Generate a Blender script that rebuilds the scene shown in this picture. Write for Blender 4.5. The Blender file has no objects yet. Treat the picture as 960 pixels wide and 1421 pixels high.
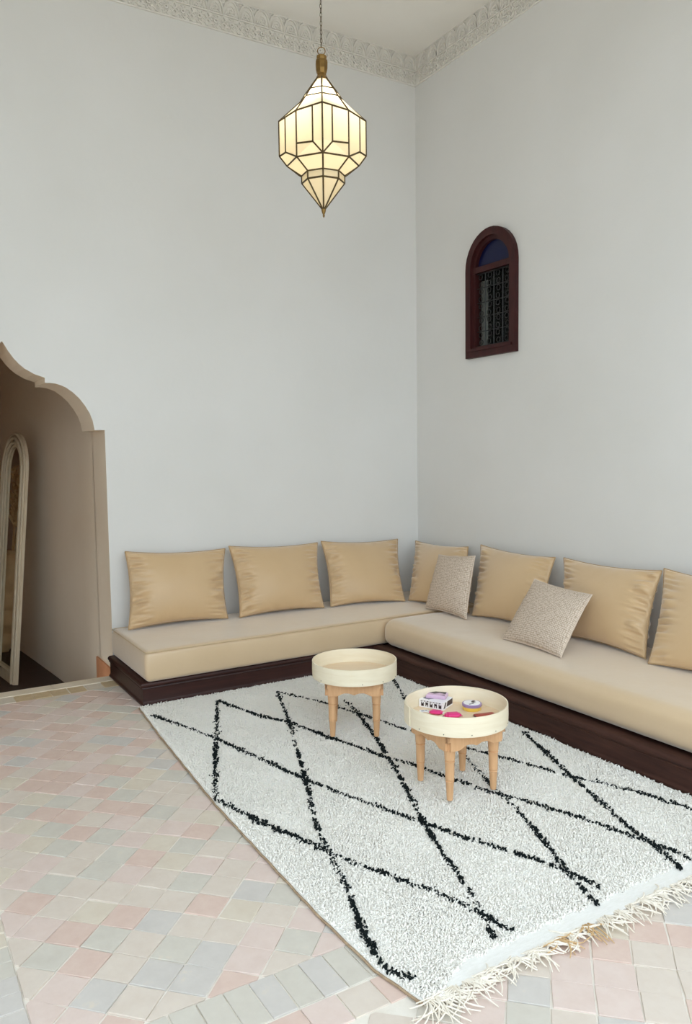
import bpy, bmesh, math, random
import numpy as np
from mathutils import Vector, Matrix, noise
from mathutils.geometry import tessellate_polygon
PI = math.pi
sc = bpy.context.scene
COL = sc.collection
rnd = random.Random(7)
rng = np.random.default_rng(7)

# ------------------------------------------------------------------ camera
FPX = 1085.33
cam_d = bpy.data.cameras.new('camera'); cam = bpy.data.objects.new('camera', cam_d); COL.objects.link(cam)
cam_d.sensor_fit = 'HORIZONTAL'; cam_d.sensor_width = 36.0; cam_d.lens = FPX/960*36.0
CAM = Vector((-3.9073, -5.3024, 1.5))
def cam_axes(yaw, pitch, roll):
    f = Vector((math.sin(yaw)*math.cos(pitch), math.cos(yaw)*math.cos(pitch), -math.sin(pitch)))
    r = Vector((math.cos(yaw), -math.sin(yaw), 0)); u = r.cross(f)
    c, s = math.cos(roll), math.sin(roll)
    return c*r+s*u, -s*r+c*u, f
AX = cam_axes(.5434, .0761, -.0130)
m = Matrix((AX[0], AX[1], -AX[2])).transposed().to_4x4(); m.translation = CAM
cam.matrix_world = m
cam_d.clip_start = .05
sc.camera = cam
def project(P):
    q = Vector(P)-CAM
    z = q.dot(AX[2])
    return (480+FPX*q.dot(AX[0])/z, 710.5-FPX*q.dot(AX[1])/z, z)

# ------------------------------------------------------------------ light and exposure
w = bpy.data.worlds.new('sky'); sc.world = w; w.use_nodes = True
bg = w.node_tree.nodes['Background']
bg.inputs[0].default_value = (.80, .925, 1.02, 1); bg.inputs[1].default_value = 5.0     # bright overcast sky over the open patio
sc.view_settings.view_transform = 'Standard'; sc.view_settings.look = 'None'
sc.view_settings.gamma = 1; sc.view_settings.use_curve_mapping = False
sc.view_settings.exposure = -0.66
sc.cycles.max_bounces = 10; sc.cycles.diffuse_bounces = 7; sc.cycles.use_denoising = True
CEIL = 4.66; ROOM_L, ROOM_F = -6.0, -13.0     # room's left wall / far end of the open courtyard behind the camera
EAVE_Y, WALL_L_END, YARD_L, YARD_H = -4.8, -3.4, -11.0, 2.2    # ceiling edge, end of the left wall, courtyard's far side and wall height; unseen, sized for the light they let in

# ------------------------------------------------------------------ helpers
def lin(r, g, b):
    f = lambda c: (c/255/12.92) if c <= 10.3 else ((c/255+.055)/1.055)**2.4
    return (f(r), f(g), f(b), 1)

class MB:
    def __init__(s): s.v = []; s.f = []; s.mi = []
    def add(s, vs, fs, mi=0):
        o = len(s.v); s.v += [tuple(x) for x in vs]
        s.f += [tuple(i+o for i in f) for f in fs]; s.mi += [mi]*len(fs)
    def box(s, x0, x1, y0, y1, z0, z1, mi=0, M=None):
        vs = [Vector((x, y, z)) for z in (z0, z1) for y in (y0, y1) for x in (x0, x1)]
        if M: vs = [M@v for v in vs]
        s.add(vs, [(0,2,3,1),(4,5,7,6),(0,1,5,4),(2,6,7,3),(0,4,6,2),(1,3,7,5)], mi)
    def prism(s, poly, z0, z1, mi=0, M=None, chamfer=0):
        """Polygon in x,y pulled from z0 to z1, the top edge chamfered."""
        n = len(poly); rings = [(poly, z0), (poly, z1-chamfer)] if chamfer else [(poly, z0), (poly, z1)]
        if chamfer:
            c = Vector((sum(p[0] for p in poly)/n, sum(p[1] for p in poly)/n))
            q = []
            for p in poly:
                d = c-Vector(p[:2]); L = d.length or 1
                q.append(Vector(p[:2])+d/L*min(chamfer*1.2, L*.5))
            rings.append((q, z1))
        vs = [Vector((p[0], p[1], z)) for r, z in rings for p in r]
        if M: vs = [M@v for v in vs]
        fs = [tuple(reversed(range(n)))]
        for k in range(len(rings)-1):
            for i in range(n):
                j = (i+1) % n; fs.append((k*n+i, k*n+j, (k+1)*n+j, (k+1)*n+i))
        fs.append(tuple((len(rings)-1)*n+i for i in range(n)))
        s.add(vs, fs, mi)
    def tube(s, pts, r, n=6, mi=0, closed=False, cap=True):
        pts = [Vector(p) for p in pts]; N = len(pts)
        rs = r if isinstance(r, (list, tuple)) else [r]*N
        prev = None; vs = []
        for i, p in enumerate(pts):
            a = pts[(i-1) % N] if (closed or i > 0) else pts[i]
            b = pts[(i+1) % N] if (closed or i < N-1) else pts[i]
            t = (b-a); t = t.normalized() if t.length > 1e-9 else Vector((0,0,1))
            if prev is None:
                prev = t.orthogonal().normalized()
            x = prev-t*prev.dot(t)
            x = x.normalized() if x.length > 1e-6 else t.orthogonal().normalized()
            prev = x; y = t.cross(x)
            for k in range(n):
                th = 2*PI*k/n; vs.append(p+(x*math.cos(th)+y*math.sin(th))*rs[i])
        fs = []
        for i in range(N if closed else N-1):
            j = (i+1) % N
            for k in range(n):
                l = (k+1) % n; fs.append((i*n+k, i*n+l, j*n+l, j*n+k))
        if cap and not closed:
            fs.append(tuple(reversed(range(n)))); fs.append(tuple((N-1)*n+k for k in range(n)))
        s.add(vs, fs, mi)
    def lathe(s, prof, n=24, mi=0, M=None, cap=True):
        vs = []; N = len(prof)
        for r, z in prof:
            for k in range(n):
                th = 2*PI*k/n; vs.append(Vector((r*math.cos(th), r*math.sin(th), z)))
        if M: vs = [M@v for v in vs]
        fs = []
        for i in range(N-1):
            for k in range(n):
                l = (k+1) % n; fs.append((i*n+k, i*n+l, (i+1)*n+l, (i+1)*n+k))
        if cap: fs.append(tuple(reversed(range(n)))); fs.append(tuple((N-1)*n+k for k in range(n)))
        s.add(vs, fs, mi)
    def sweep(s, path, prof, mi=0):
        """Profile (outward, z) carried along a 2-D path with mitred corners; outward is to the right of travel."""
        N = len(path); P = [Vector(p) for p in path]; vs = []
        for i in range(N):
            d0 = (P[i]-P[i-1]).normalized() if i else None
            d1 = (P[i+1]-P[i]).normalized() if i < N-1 else None
            n0 = Vector((d0.y, -d0.x)) if d0 else None; n1 = Vector((d1.y, -d1.x)) if d1 else None
            if n0 is None: nn = n1
            elif n1 is None: nn = n0
            else:
                nn = (n0+n1).normalized(); nn = nn/max(.2, nn.dot(n0))
            for d, z in prof: vs.append((P[i].x+nn.x*d, P[i].y+nn.y*d, z))
        k = len(prof); fs = []
        for i in range(N-1):
            for a in range(k):
                b = (a+1) % k; fs.append((i*k+a, (i+1)*k+a, (i+1)*k+b, i*k+b))
        fs.append(tuple(range(k))); fs.append(tuple(reversed([(N-1)*k+a for a in range(k)])))
        s.add(vs, fs, mi)
    def mesh(s, name, mats, smooth=False):
        me = bpy.data.meshes.new(name); me.from_pydata(s.v, [], s.f)
        mats = mats if isinstance(mats, (list, tuple)) else [mats]
        for mm in mats: me.materials.append(mm)
        if len(mats) > 1: me.polygons.foreach_set('material_index', s.mi)
        bm = bmesh.new(); bm.from_mesh(me); bmesh.ops.recalc_face_normals(bm, faces=bm.faces); bm.to_mesh(me); bm.free()
        if smooth:
            me.polygons.foreach_set('use_smooth', [True]*len(me.polygons))
            if smooth != 'all': me.set_sharp_from_angle(angle=math.radians(40))
        me.update(); return me
    def build(s, name, mats, parent=None, smooth=False, loc=None):
        return link(name, s.mesh(name, mats, smooth), parent, loc)

def link(name, me, parent=None, loc=None):
    o = bpy.data.objects.new(name, me); COL.objects.link(o)
    if parent: o.parent = parent
    if loc is not None: o.location = loc
    return o
def tag(o, label=None, cat=None, group=None, kind=None):
    if label: o['label'] = label
    if cat: o['category'] = cat
    if group: o['group'] = group
    if kind: o['kind'] = kind
    return o
def empty(name, loc=(0,0,0), rz=0):
    o = bpy.data.objects.new(name, None); COL.objects.link(o); o.location = loc; o.rotation_euler = (0,0,rz)
    o.empty_display_size = .1
    return o
def struct(o, label=None): return tag(o, label, kind='structure')
def copy_tree(o, parent=None):
    c = o.copy(); COL.objects.link(c)
    if parent: c.parent = parent
    for ch in list(o.children): copy_tree(ch, c)
    return c

# ------------------------------------------------------------------ materials
class NT:
    def __init__(s, name):
        s.m = bpy.data.materials.new(name); s.m.use_nodes = True; s.t = s.m.node_tree
        s.b = s.t.nodes['Principled BSDF']
    def n(s, typ, **kw):
        x = s.t.nodes.new(typ)
        for k, v in kw.items():
            if k in x.inputs: x.inputs[k].default_value = v
            else: setattr(x, k, v)
        return x
    def l(s, a, b): s.t.links.new(a, b)
    def coord(s, scale=(1,1,1), kind='Object', rot=(0,0,0)):
        tc = s.n('ShaderNodeTexCoord'); mp = s.n('ShaderNodeMapping'); mp.inputs['Scale'].default_value = scale
        mp.inputs['Rotation'].default_value = rot
        s.l(tc.outputs[kind], mp.inputs['Vector']); return mp.outputs['Vector']
    def ramp(s, fac, stops):
        r = s.n('ShaderNodeValToRGB'); e = r.color_ramp.elements
        while len(e) < len(stops): e.new(.5)
        for k, (p, c) in enumerate(stops): e[k].position = p; e[k].color = c
        s.l(fac, r.inputs[0]); return r.outputs[0]
    def bump(s, h, strength=.3, dist=.01):
        b = s.n('ShaderNodeBump'); b.inputs['Strength'].default_value = strength; b.inputs['Distance'].default_value = dist
        s.l(h, b.inputs['Height']); s.l(b.outputs[0], s.b.inputs['Normal'])
def simple(name, col, rough=.6, metal=0, spec=.5, sheen=0):
    t = NT(name); t.b.inputs['Base Color'].default_value = col; t.b.inputs['Roughness'].default_value = rough
    t.b.inputs['Metallic'].default_value = metal; t.b.inputs['Specular IOR Level'].default_value = spec
    if sheen: t.b.inputs['Sheen Weight'].default_value = sheen
    return t.m
def mottled(name, c0, c1, scale=8, rough=.6, bump=.15, bscale=60, dist=.003, spec=.5, stretch=(1,1,1), detail=4, sheen=0):
    t = NT(name); v = t.coord(stretch)
    n1 = t.n('ShaderNodeTexNoise', Scale=scale, Detail=detail); t.l(v, n1.inputs['Vector'])
    t.l(t.ramp(n1.outputs[0], [(.3, c0), (.7, c1)]), t.b.inputs['Base Color'])
    t.b.inputs['Roughness'].default_value = rough; t.b.inputs['Specular IOR Level'].default_value = spec
    if sheen: t.b.inputs['Sheen Weight'].default_value = sheen
    if bump:
        n2 = t.n('ShaderNodeTexNoise', Scale=bscale, Detail=4); t.l(v, n2.inputs['Vector']); t.bump(n2.outputs[0], bump, dist)
    return t.m
M_plaster = mottled('white_plaster', lin(216,214,210), lin(221,219,216), 1.3, .88, .12, 14, .01, .25)
M_ceil = mottled('ceiling_plaster', lin(238,233,225), lin(242,238,231), 1.3, .9, .12, 14, .01, .2)
M_stucco = mottled('carved_stucco', lin(224,219,211), lin(230,226,219), 6, .88, .1, 90, .002, .25)
M_niche = mottled('alcove_plaster', lin(234,216,194), lin(239,223,203), 1.5, .9, .1, 14, .01, .2)
M_terra_wall = mottled('terracotta_limewash', lin(168,92,66), lin(182,106,78), 2.5, .9, .15, 20, .01, .2)
M_mortar = mottled('pale_mortar', lin(222,214,202), lin(233,227,218), 12, .95, .4, 80, .004, .2)
M_marble = mottled('pale_threshold_stone', lin(214,200,178), lin(226,214,196), 9, .6, .15, 40, .003)
def tile_mat(name, c, c2):
    t = NT(name); v = t.coord((1,1,1))
    oi = t.n('ShaderNodeObjectInfo'); add = t.n('ShaderNodeVectorMath', operation='ADD')
    sc_ = t.n('ShaderNodeVectorMath', operation='SCALE'); sc_.inputs['Scale'].default_value = 37.0
    t.l(oi.outputs['Location'], sc_.inputs[0]); t.l(v, add.inputs[0]); t.l(sc_.outputs[0], add.inputs[1])
    n1 = t.n('ShaderNodeTexNoise', Scale=17, Detail=6, Roughness=.65); t.l(add.outputs[0], n1.inputs['Vector'])
    t.l(t.ramp(n1.outputs[0], [(.28, c), (.62, c2), (.80, lin(216,204,187))]), t.b.inputs['Base Color'])
    t.b.inputs['Roughness'].default_value = .5; t.b.inputs['Specular IOR Level'].default_value = .35
    n2 = t.n('ShaderNodeTexNoise', Scale=38, Detail=5); t.l(add.outputs[0], n2.inputs['Vector']); t.bump(n2.outputs[0], .22, .004)
    return t.m
TILE_MATS = [tile_mat('pink_tile', lin(207,181,169), lin(214,191,179)), tile_mat('rose_tile', lin(211,191,181), lin(217,199,190)),
             tile_mat('beige_tile', lin(208,194,181), lin(214,202,190)), tile_mat('sand_tile', lin(207,194,177), lin(213,202,186)),
             tile_mat('sage_tile', lin(198,191,180), lin(205,199,188)), tile_mat('grey_tile', lin(196,190,184), lin(203,197,191)), tile_mat('ochre_tile', lin(186,163,128), lin(202,180,146))]
TILE_W = [.13, .22, .24, .09, .18, .14]; TILE_W_FAR = [.38, .26, .16, .11, .05, .04]     # pinker tiles towards the archway, greyer ones towards the courtyard
M_sage = TILE_MATS[4]
M_terra_tile = mottled('terracotta_tile', lin(196,132,92), lin(208,146,106), 10, .6, .15)
M_darkwood = None
def wood(name, c0, c1, rough, stretch, scale=5, bump=.15, spec=.5, coat=0):
    t = NT(name); v = t.coord(stretch)
    n0 = t.n('ShaderNodeTexNoise', Scale=scale, Detail=6, Roughness=.6, Distortion=.6); t.l(v, n0.inputs['Vector'])
    t.l(t.ramp(n0.outputs[0], [(.3, c0), (.7, c1)]), t.b.inputs['Base Color'])
    t.b.inputs['Roughness'].default_value = rough; t.b.inputs['Specular IOR Level'].default_value = spec
    if coat: t.b.inputs['Coat Weight'].default_value = coat; t.b.inputs['Coat Roughness'].default_value = .25
    t.bump(n0.outputs[0], bump, .003); return t.m
M_bench_x = wood('dark_stained_wood', lin(42,20,18), lin(62,32,27), .38, (.8,8,8), 5, .2, .35)
M_bench_y = wood('dark_stained_wood_lit', lin(50,28,23), lin(74,46,37), .55, (8,.8,8), 5, .2, .25)  # same stain made lighter: brighter light on this base put into its colour
M_window_wood = wood('oxblood_wood', lin(50,19,19), lin(66,27,26), .5, (6,6,1), 5, .15, .25)
M_tray = wood('pale_bentwood', lin(231,217,189), lin(239,228,204), .55, (2,2,14), 3, .08)
M_tray_bottom = wood('plywood_tray_bottom', lin(226,200,168), lin(234,212,182), .55, (2,14,2), 3, .08)
M_legs = wood('light_beech', lin(206,158,114), lin(220,176,132), .5, (12,12,1.5), 4, .08)
M_niche_floor = wood('dark_floor', lin(50,32,26), lin(66,44,36), .5, (1,6,1), 4, .15)
def fabric(name, c0, c1, rough=.5, sheen=.25, spec=.5):
    t = NT(name); v = t.coord()
    n0 = t.n('ShaderNodeTexNoise', Scale=3, Detail=3); t.l(v, n0.inputs['Vector'])
    t.l(t.ramp(n0.outputs[0], [(.3, c0), (.7, c1)]), t.b.inputs['Base Color'])
    t.b.inputs['Roughness'].default_value = rough; t.b.inputs['Sheen Weight'].default_value = sheen
    t.b.inputs['Specular IOR Level'].default_value = spec
    n1 = t.n('ShaderNodeTexNoise', Scale=9, Detail=5, Distortion=.4); t.l(v, n1.inputs['Vector']); t.bump(n1.outputs[0], .12, .02)
    return t.m
M_tan = fabric('tan_satin_cotton', lin(198,166,125), lin(204,173,132), .42, .5, .55)
M_seat = fabric('tan_satin_seat_sheen', lin(204,177,141), lin(209,183,148), .36, .6, .7)  # cushion fabric made paler: sky reflection on the seats put into base colour
M_pipe = simple('tan_piping', lin(172,142,104), .6)
M_seat_pipe = simple('seat_piping', lin(196,172,138), .6)
def woven():
    t = NT('beige_basket_weave'); v = t.coord((1,1,1), 'UV')
    ck = t.n('ShaderNodeTexVoronoi', Scale=85.0); ck.inputs['Randomness'].default_value = .3; t.l(v, ck.inputs['Vector'])
    t.l(t.ramp(ck.outputs['Distance'], [(.2, lin(222,206,190)), (.7, lin(164,144,124))]), t.b.inputs['Base Color'])
    t.b.inputs['Roughness'].default_value = .9; t.b.inputs['Specular IOR Level'].default_value = .2
    inv = t.n('ShaderNodeMath', operation='SUBTRACT'); inv.inputs[0].default_value = 1; t.l(ck.outputs['Distance'], inv.inputs[1])
    t.bump(inv.outputs[0], .6, .004); return t.m
M_woven = woven()
M_pile = simple('ivory_wool', lin(244,240,232), .95, spec=.1, sheen=.1)
M_dark_wool = simple('black_green_wool', lin(26,32,32), .95, spec=.1)
M_kilim = mottled('ivory_flatweave', lin(232,230,224), lin(240,238,234), 40, .95, .5, 160, .004, .1, (1,4,1))
M_cord = mottled('cream_cotton_cord', lin(228,218,202), lin(238,231,219), 40, .95, .3, 200, .002, .1)
M_cord_tan = simple('tan_cord', lin(200,168,126), .95, spec=.1)
M_binding = mottled('brown_jute_binding', lin(150,128,104), lin(178,156,130), 40, .95, .4, 200, .002, .1)
M_brass = mottled('aged_brass', lin(112,84,44), lin(156,124,72), 12, .42, .1, 60, .002); M_brass.node_tree.nodes['Principled BSDF'].inputs['Metallic'].default_value = .9
M_came = mottled('dark_brass_came', lin(70,56,32), lin(96,78,46), 30, .5, .1, 90, .001); M_came.node_tree.nodes['Principled BSDF'].inputs['Metallic'].default_value = .6
def milk_glass():
    t = NT('milk_glass'); nt = t.t; out = nt.nodes['Material Output']
    tr = t.n('ShaderNodeBsdfTranslucent'); tr.inputs[0].default_value = lin(255,240,206)
    df = t.n('ShaderNodeBsdfDiffuse'); df.inputs[0].default_value = lin(246,234,204)
    gl = t.n('ShaderNodeBsdfGlossy'); gl.inputs['Roughness'].default_value = .2
    mx = t.n('ShaderNodeMixShader'); mx.inputs[0].default_value = .4
    m2 = t.n('ShaderNodeMixShader'); m2.inputs[0].default_value = .05
    t.l(tr.outputs[0], mx.inputs[1]); t.l(df.outputs[0], mx.inputs[2])
    t.l(mx.outputs[0], m2.inputs[1]); t.l(gl.outputs[0], m2.inputs[2]); t.l(m2.outputs[0], out.inputs[0]); return t.m
M_milk = milk_glass()
M_iron = simple('black_iron', lin(22,22,22), .45, .4)
M_iron2 = simple('grille_iron', lin(46,46,46), .45, .4)
M_black = simple('painted_room_shade', lin(14,13,13), .9)  # near-black colour stands in for the unlit space behind the window
def glassm(name, col, rough=.05):
    t = NT(name); t.b.inputs['Base Color'].default_value = col; t.b.inputs['Roughness'].default_value = rough
    t.b.inputs['Transmission Weight'].default_value = 1; return t.m
M_blue = simple('cobalt_glass', lin(17,21,58), .25, 0, .25); M_clear = glassm('window_glass', lin(225,232,228)); M_clear.node_tree.nodes['Principled BSDF'].inputs['IOR'].default_value = 1.16
M_mirror = simple('mirror_silver', lin(225,225,220), .03, 1)
M_whitewash = wood('whitewashed_wood', lin(196,176,146), lin(218,202,176), .6, (9,9,1), 5, .2)
M_pampas = mottled('pampas_plume', lin(206,164,112), lin(224,188,140), 30, .95, 0, spec=.1)
M_vase = mottled('tan_ceramic', lin(190,150,104), lin(206,168,122), 6, .7, .15, 40)

# ------------------------------------------------------------------ room shell
def flat_wall(loops, plane, thick, mats):
    """Wall with holes: loops of 2-D points; plane maps (a, z, depth) to 3-D. First loop outer."""
    mb = MB(); pts = [p for L in loops for p in L]
    tri = tessellate_polygon([[Vector((a, z, 0)) for a, z in L] for L in loops]); nf = 0
    n = len(pts)
    vs = [plane(a, z, 0) for a, z in pts]+[plane(a, z, thick) for a, z in pts]
    fs = [tuple(t) for t in tri]+[tuple(i+n for i in reversed(t)) for t in tri]
    o = 0
    for L in loops:
        k = len(L)
        for i in range(k):
            j = (i+1) % k; fs.append((o+i, o+j, n+o+j, n+o+i))
        o += k
    mb.add(vs, fs)
    if mats:                                   # reveal faces listed in mats take the second material
        for q in range(len(mb.f)):
            if len(mb.f[q]) == 4 and mb.f[q][0] in mats and mb.f[q][1] in mats: mb.mi[q] = 1
    return mb
AX_C = -3.18
half = [(-3.169, 2.2), (-3.147, 2.159), (-3.118, 2.116), (-3.088, 2.082), (-3.055, 2.053), (-2.998, 2.02), (-2.935, 2.0), (-2.936, 1.967),
        (-2.905, 1.968), (-2.872, 1.965), (-2.84, 1.956), (-2.808, 1.942), (-2.766, 1.912), (-2.728, 1.876), (-2.692, 1.828), (-2.664, 1.779), (-2.646, 1.728), (-2.636, 1.668), (-2.57, 1.668)]
arch = [(-2.57, -.45)]+list(reversed([(-2.57, 1.668)]+[]))
right_side = [(-2.57, -.45), (-2.57, 1.668)]+list(reversed(half[:-1]))
left_side = [(2*AX_C-a, z) for a, z in reversed(right_side)]
opening = right_side+[(AX_C, 2.215)]+left_side
outer = [(ROOM_L, -.45)]+[(ROOM_L, CEIL), (.3, CEIL), (.3, -.45)]
loop = outer+opening
WT = .36
wb = flat_wall([loop], lambda a, z, d: (a, d, z), WT, set(range(len(outer), len(loop)))).build('wall_back', [M_plaster, M_niche])
struct(wb, 'white plaster wall with scalloped archway at its left end')
# right wall with the arched window hole
WY, WHW, WZ0, WSP = -.928, .265, 2.19, 2.835
def arch_loop(hw, z0, zs, cy=WY, n=20):
    return [(cy-hw, z0), (cy+hw, z0)]+[(cy+hw*math.cos(PI*k/n), zs+hw*math.sin(PI*k/n)) for k in range(n+1)]
hole = arch_loop(WHW-.03, WZ0+.03, WSP)
wr = flat_wall([[(0, -.2), (ROOM_F, -.2), (ROOM_F, CEIL), (0, CEIL)], hole], lambda a, z, d: (d, a, z), .3, set(range(4, 4+len(hole)))).build('wall_right', [M_plaster, M_black])  # plaster reveal of the hole coloured black to read as shade
struct(wr, 'white plaster wall with small arched window high up')
mb = MB(); mb.box(.3, .34, WY-.6, WY+.6, WZ0-.3, WSP+.8); bk = mb.build('wall_dark_backing', M_black); struct(bk)  # black sheet closing the hole, its darkness painted
mb = MB(); mb.box(ROOM_L-.2, ROOM_L, WALL_L_END, WT, -.2, CEIL); struct(mb.build('wall_left', M_plaster))
mb = MB(); mb.box(YARD_L-.2, .3, ROOM_F-.2, ROOM_F, -.2, YARD_H); struct(mb.build('wall_front', M_plaster))
mb = MB(); mb.box(YARD_L-.2, YARD_L, ROOM_F, WALL_L_END, -.2, YARD_H); mb.box(YARD_L-.2, ROOM_L-.2, WALL_L_END, WALL_L_END+.2, -.2, YARD_H); struct(mb.build('wall_courtyard', M_plaster))
mb = MB()
mb.box(ROOM_L-.2, .3, EAVE_Y, WT, CEIL, CEIL+.12)
mb.box(ROOM_L-.2, 0, EAVE_Y, EAVE_Y+.25, 3.8, CEIL); mb.box(ROOM_L-.2, ROOM_L, EAVE_Y, WALL_L_END, 3.8, CEIL)  # out-of-view lintels added to keep light off the upper walls
struct(mb.build('ceiling', M_ceil), 'white plaster ceiling above the seating corner')
# alcove behind the archway, its floor a step lower
NF = -.40
mb = MB(); mb.prism([(-2.57, WT-.01)]+[(-2.57-.19*max(0., (q-.9)/3.7)**1.15*2.0, q) for q in [.36+k*.17 for k in range(26)]]+[(-2.2, 4.61), (-2.2, WT-.01)], NF-.05, 2.9)
struct(mb.build('wall_alcove_right', M_niche, None, True), 'shaded beige plaster side wall inside the archway')
mb = MB(); mb.box(-3.95, -2.5, 4.55, 4.65, NF-.05, 2.9); struct(mb.build('wall_alcove_back', M_terra_wall))
mb = MB(); mb.box(-3.95, -3.80, WT, 4.65, NF-.05, 2.9); struct(mb.build('wall_alcove_left', M_niche))
mb = MB(); mb.box(-3.95, -2.2, WT, 4.65, 2.9, 3.0); struct(mb.build('ceiling_alcove', M_niche))
mb = MB(); mb.box(-3.95, -2.5, 0.0, 4.65, NF-.1, NF); struct(mb.build('floor_alcove', M_niche_floor), 'dark floor inside the archway')
mb = MB(); mb.box(2*AX_C+2.57+.002, -2.572, .02, .33, NF, -.2); struct(mb.build('trim_3', M_marble), 'step down behind the threshold')
mb = MB(); mb.box(-2.583, -2.569, .012, .43, -.14, .045); struct(mb.build('baseboard_alcove', M_terra_tile), 'terracotta tile skirting on the right jamb of the archway')
mb = MB()
for k in range(3):
    x0 = -3.79+k*.407; mb.box(x0+.001, x0+.405, -.10, .012, -.05, .004)
struct(mb.build('trim_4', M_marble), 'pale stone threshold strip under the archway')

# ------------------------------------------------------------------ carved stucco frieze
CZ0, CZ1 = 4.437, 4.66
MW = .118
def ribbon(mb, pts, wd, y0, y1):
    """Flat raised band in the x,z plane following pts."""
    n = len(pts); L = []; Rr = []
    for i in range(n):
        a = pts[max(0, i-1)]; b = pts[min(n-1, i+1)]; d = Vector((b[0]-a[0], b[1]-a[1])).normalized(); nn = Vector((-d.y, d.x))*wd/2
        p = Vector(pts[i]); L.append(p+nn); Rr.append(p-nn)
    vs = []
    for i in range(n): vs += [(L[i].x, y0, L[i].y), (Rr[i].x, y0, Rr[i].y), (L[i].x, y1, L[i].y), (Rr[i].x, y1, Rr[i].y)]
    fs = []
    for i in range(n-1):
        o, q = 4*i, 4*i+4
        fs += [(o+2, q+2, q+3, o+3), (o, q, q+2, o+2), (o+1, o+3, q+3, q+1)]
    mb.add(vs, fs)
def motif(kind):
    mb = MB(); H = CZ1-CZ0; A, B = -.002, -.018
    if kind == 0:       # arcaded upper row: pointed, interlaced arches over a trefoil
        z0, z1 = H*.50, H*.97
        h = z1-z0
        for s in (-1, 1):
            ribbon(mb, [(s*(MW*.5-.0+.0)-s*MW*(1-math.cos(t*PI/2))*.5, z0+h*math.sin(t*PI/2)) for t in [k/6 for k in range(7)]], .011, A, B)
            ribbon(mb, [(s*MW*.5, z0+.035+h*.6*t) for t in (0, .4, .8)]+[(s*MW*.38, z1-.006)], .009, A, B+.005)
            ribbon(mb, [(s*MW*.33*math.cos(t*PI/2), z0+.006+h*.62*math.sin(t*PI/2)) for t in [k/5 for k in range(6)]], .007, A, B+.006)
        for k in range(3):
            a = PI/2+k*2*PI/3; c = (.015*math.cos(a), z0+h*.26+.013*math.sin(a))
            ribbon(mb, [(c[0]+.010*math.cos(t), c[1]+.010*math.sin(t)) for t in [k2*2*PI/7 for k2 in range(8)]], .006, A, B+.006)
        ribbon(mb, [(0, z0), (0, z0+h*.16)], .007, A, B+.006)
        for s in (-1, 1):
            ribbon(mb, [(s*MW*.5, z1-.002), (s*MW*.44, z0+h*.80), (s*MW*.5, z0+h*.60)], .010, A, B+.003)
            ribbon(mb, [(s*MW*.30, z1-.004), (s*MW*.40, z0+h*.93), (s*MW*.47, z1-.004)], .007, A, B+.004)
            ribbon(mb, [(s*MW*.20, z0+.004), (s*MW*.27, z0+h*.2), (s*MW*.2, z0+h*.36)], .006, A, B+.006)
    else:               # lower row: eight-lobed rosette between crossing straps
        z0, z1 = H*.03, H*.47; c = (0, (z0+z1)/2); R = (z1-z0)/2
        ribbon(mb, [(c[0]+.012*math.cos(t), c[1]+.012*math.sin(t)) for t in [k*2*PI/8 for k in range(9)]], .008, A, B)
        for k in range(8):
            a = k*PI/4+PI/8; u = Vector((math.cos(a), math.sin(a))); v = Vector((-u.y, u.x))
            P = [Vector(c)+u*.017, Vector(c)+u*R*.62+v*.011, Vector(c)+u*R*.95, Vector(c)+u*R*.62-v*.011, Vector(c)+u*.017]
            ribbon(mb, P, .006, A, B+.006)
        for s in (-1, 1):
            for q in (-1, 1):
                ribbon(mb, [(s*MW*.5, c[1]+q*R*.95), (s*MW*.36, c[1]+q*R*.35), (s*MW*.5, c[1])], .008, A, B)
            ribbon(mb, [(s*MW*.25+.02*math.cos(t), z0+.003+.022*math.sin(t)) for t in [k*PI/5 for k in range(6)]], .006, A, B+.004)
    me = mb.mesh('stucco_motif', M_stucco); return me
MOT = [motif(0), motif(1)]
def frieze(name, length, loc, rz, label):
    mb = MB(); mb.box(-length, 0, -.004, 0, CZ0, CZ1)                    # recessed ground of the carving
    root = mb.build(name, M_stucco); struct(root, label); root.location = loc; root.rotation_euler = (0, 0, rz)
    rb = MB()
    for z, t, d in ((CZ0-.004, .009, -.013), (CZ0+(CZ1-CZ0)*.485-.004, .008, -.015), (CZ1-.007, .007, -.016)):
        rb.box(-length, 0, d, 0, z, z+t)
    rb.build('stucco_rail', M_stucco, root)
    n = int(length/MW)
    for k in range(n):
        for q in (0, 1):
            o = link('stucco_motif', MOT[q], root); o.location = (-MW*(k+.5)-.004, 0, CZ0)
            tag(o)
    return root
frieze('trim_1', 4.0, (0, 0, 0), 0, 'carved white stucco frieze along top of the arch wall')
frieze('trim_2', 2.9, (0, 0, 0), PI/2, 'carved white stucco frieze along top of the window wall').scale = (-1, 1, 1)
bpy.data.objects['trim_2'].scale = (1, 1, 1)
t2 = bpy.data.objects['trim_2']; t2.rotation_euler = (0, 0, -PI/2); t2.location = (0, -2.9, 0)
# (its local -x runs to +y after the turn, its face looks to -x)

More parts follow.
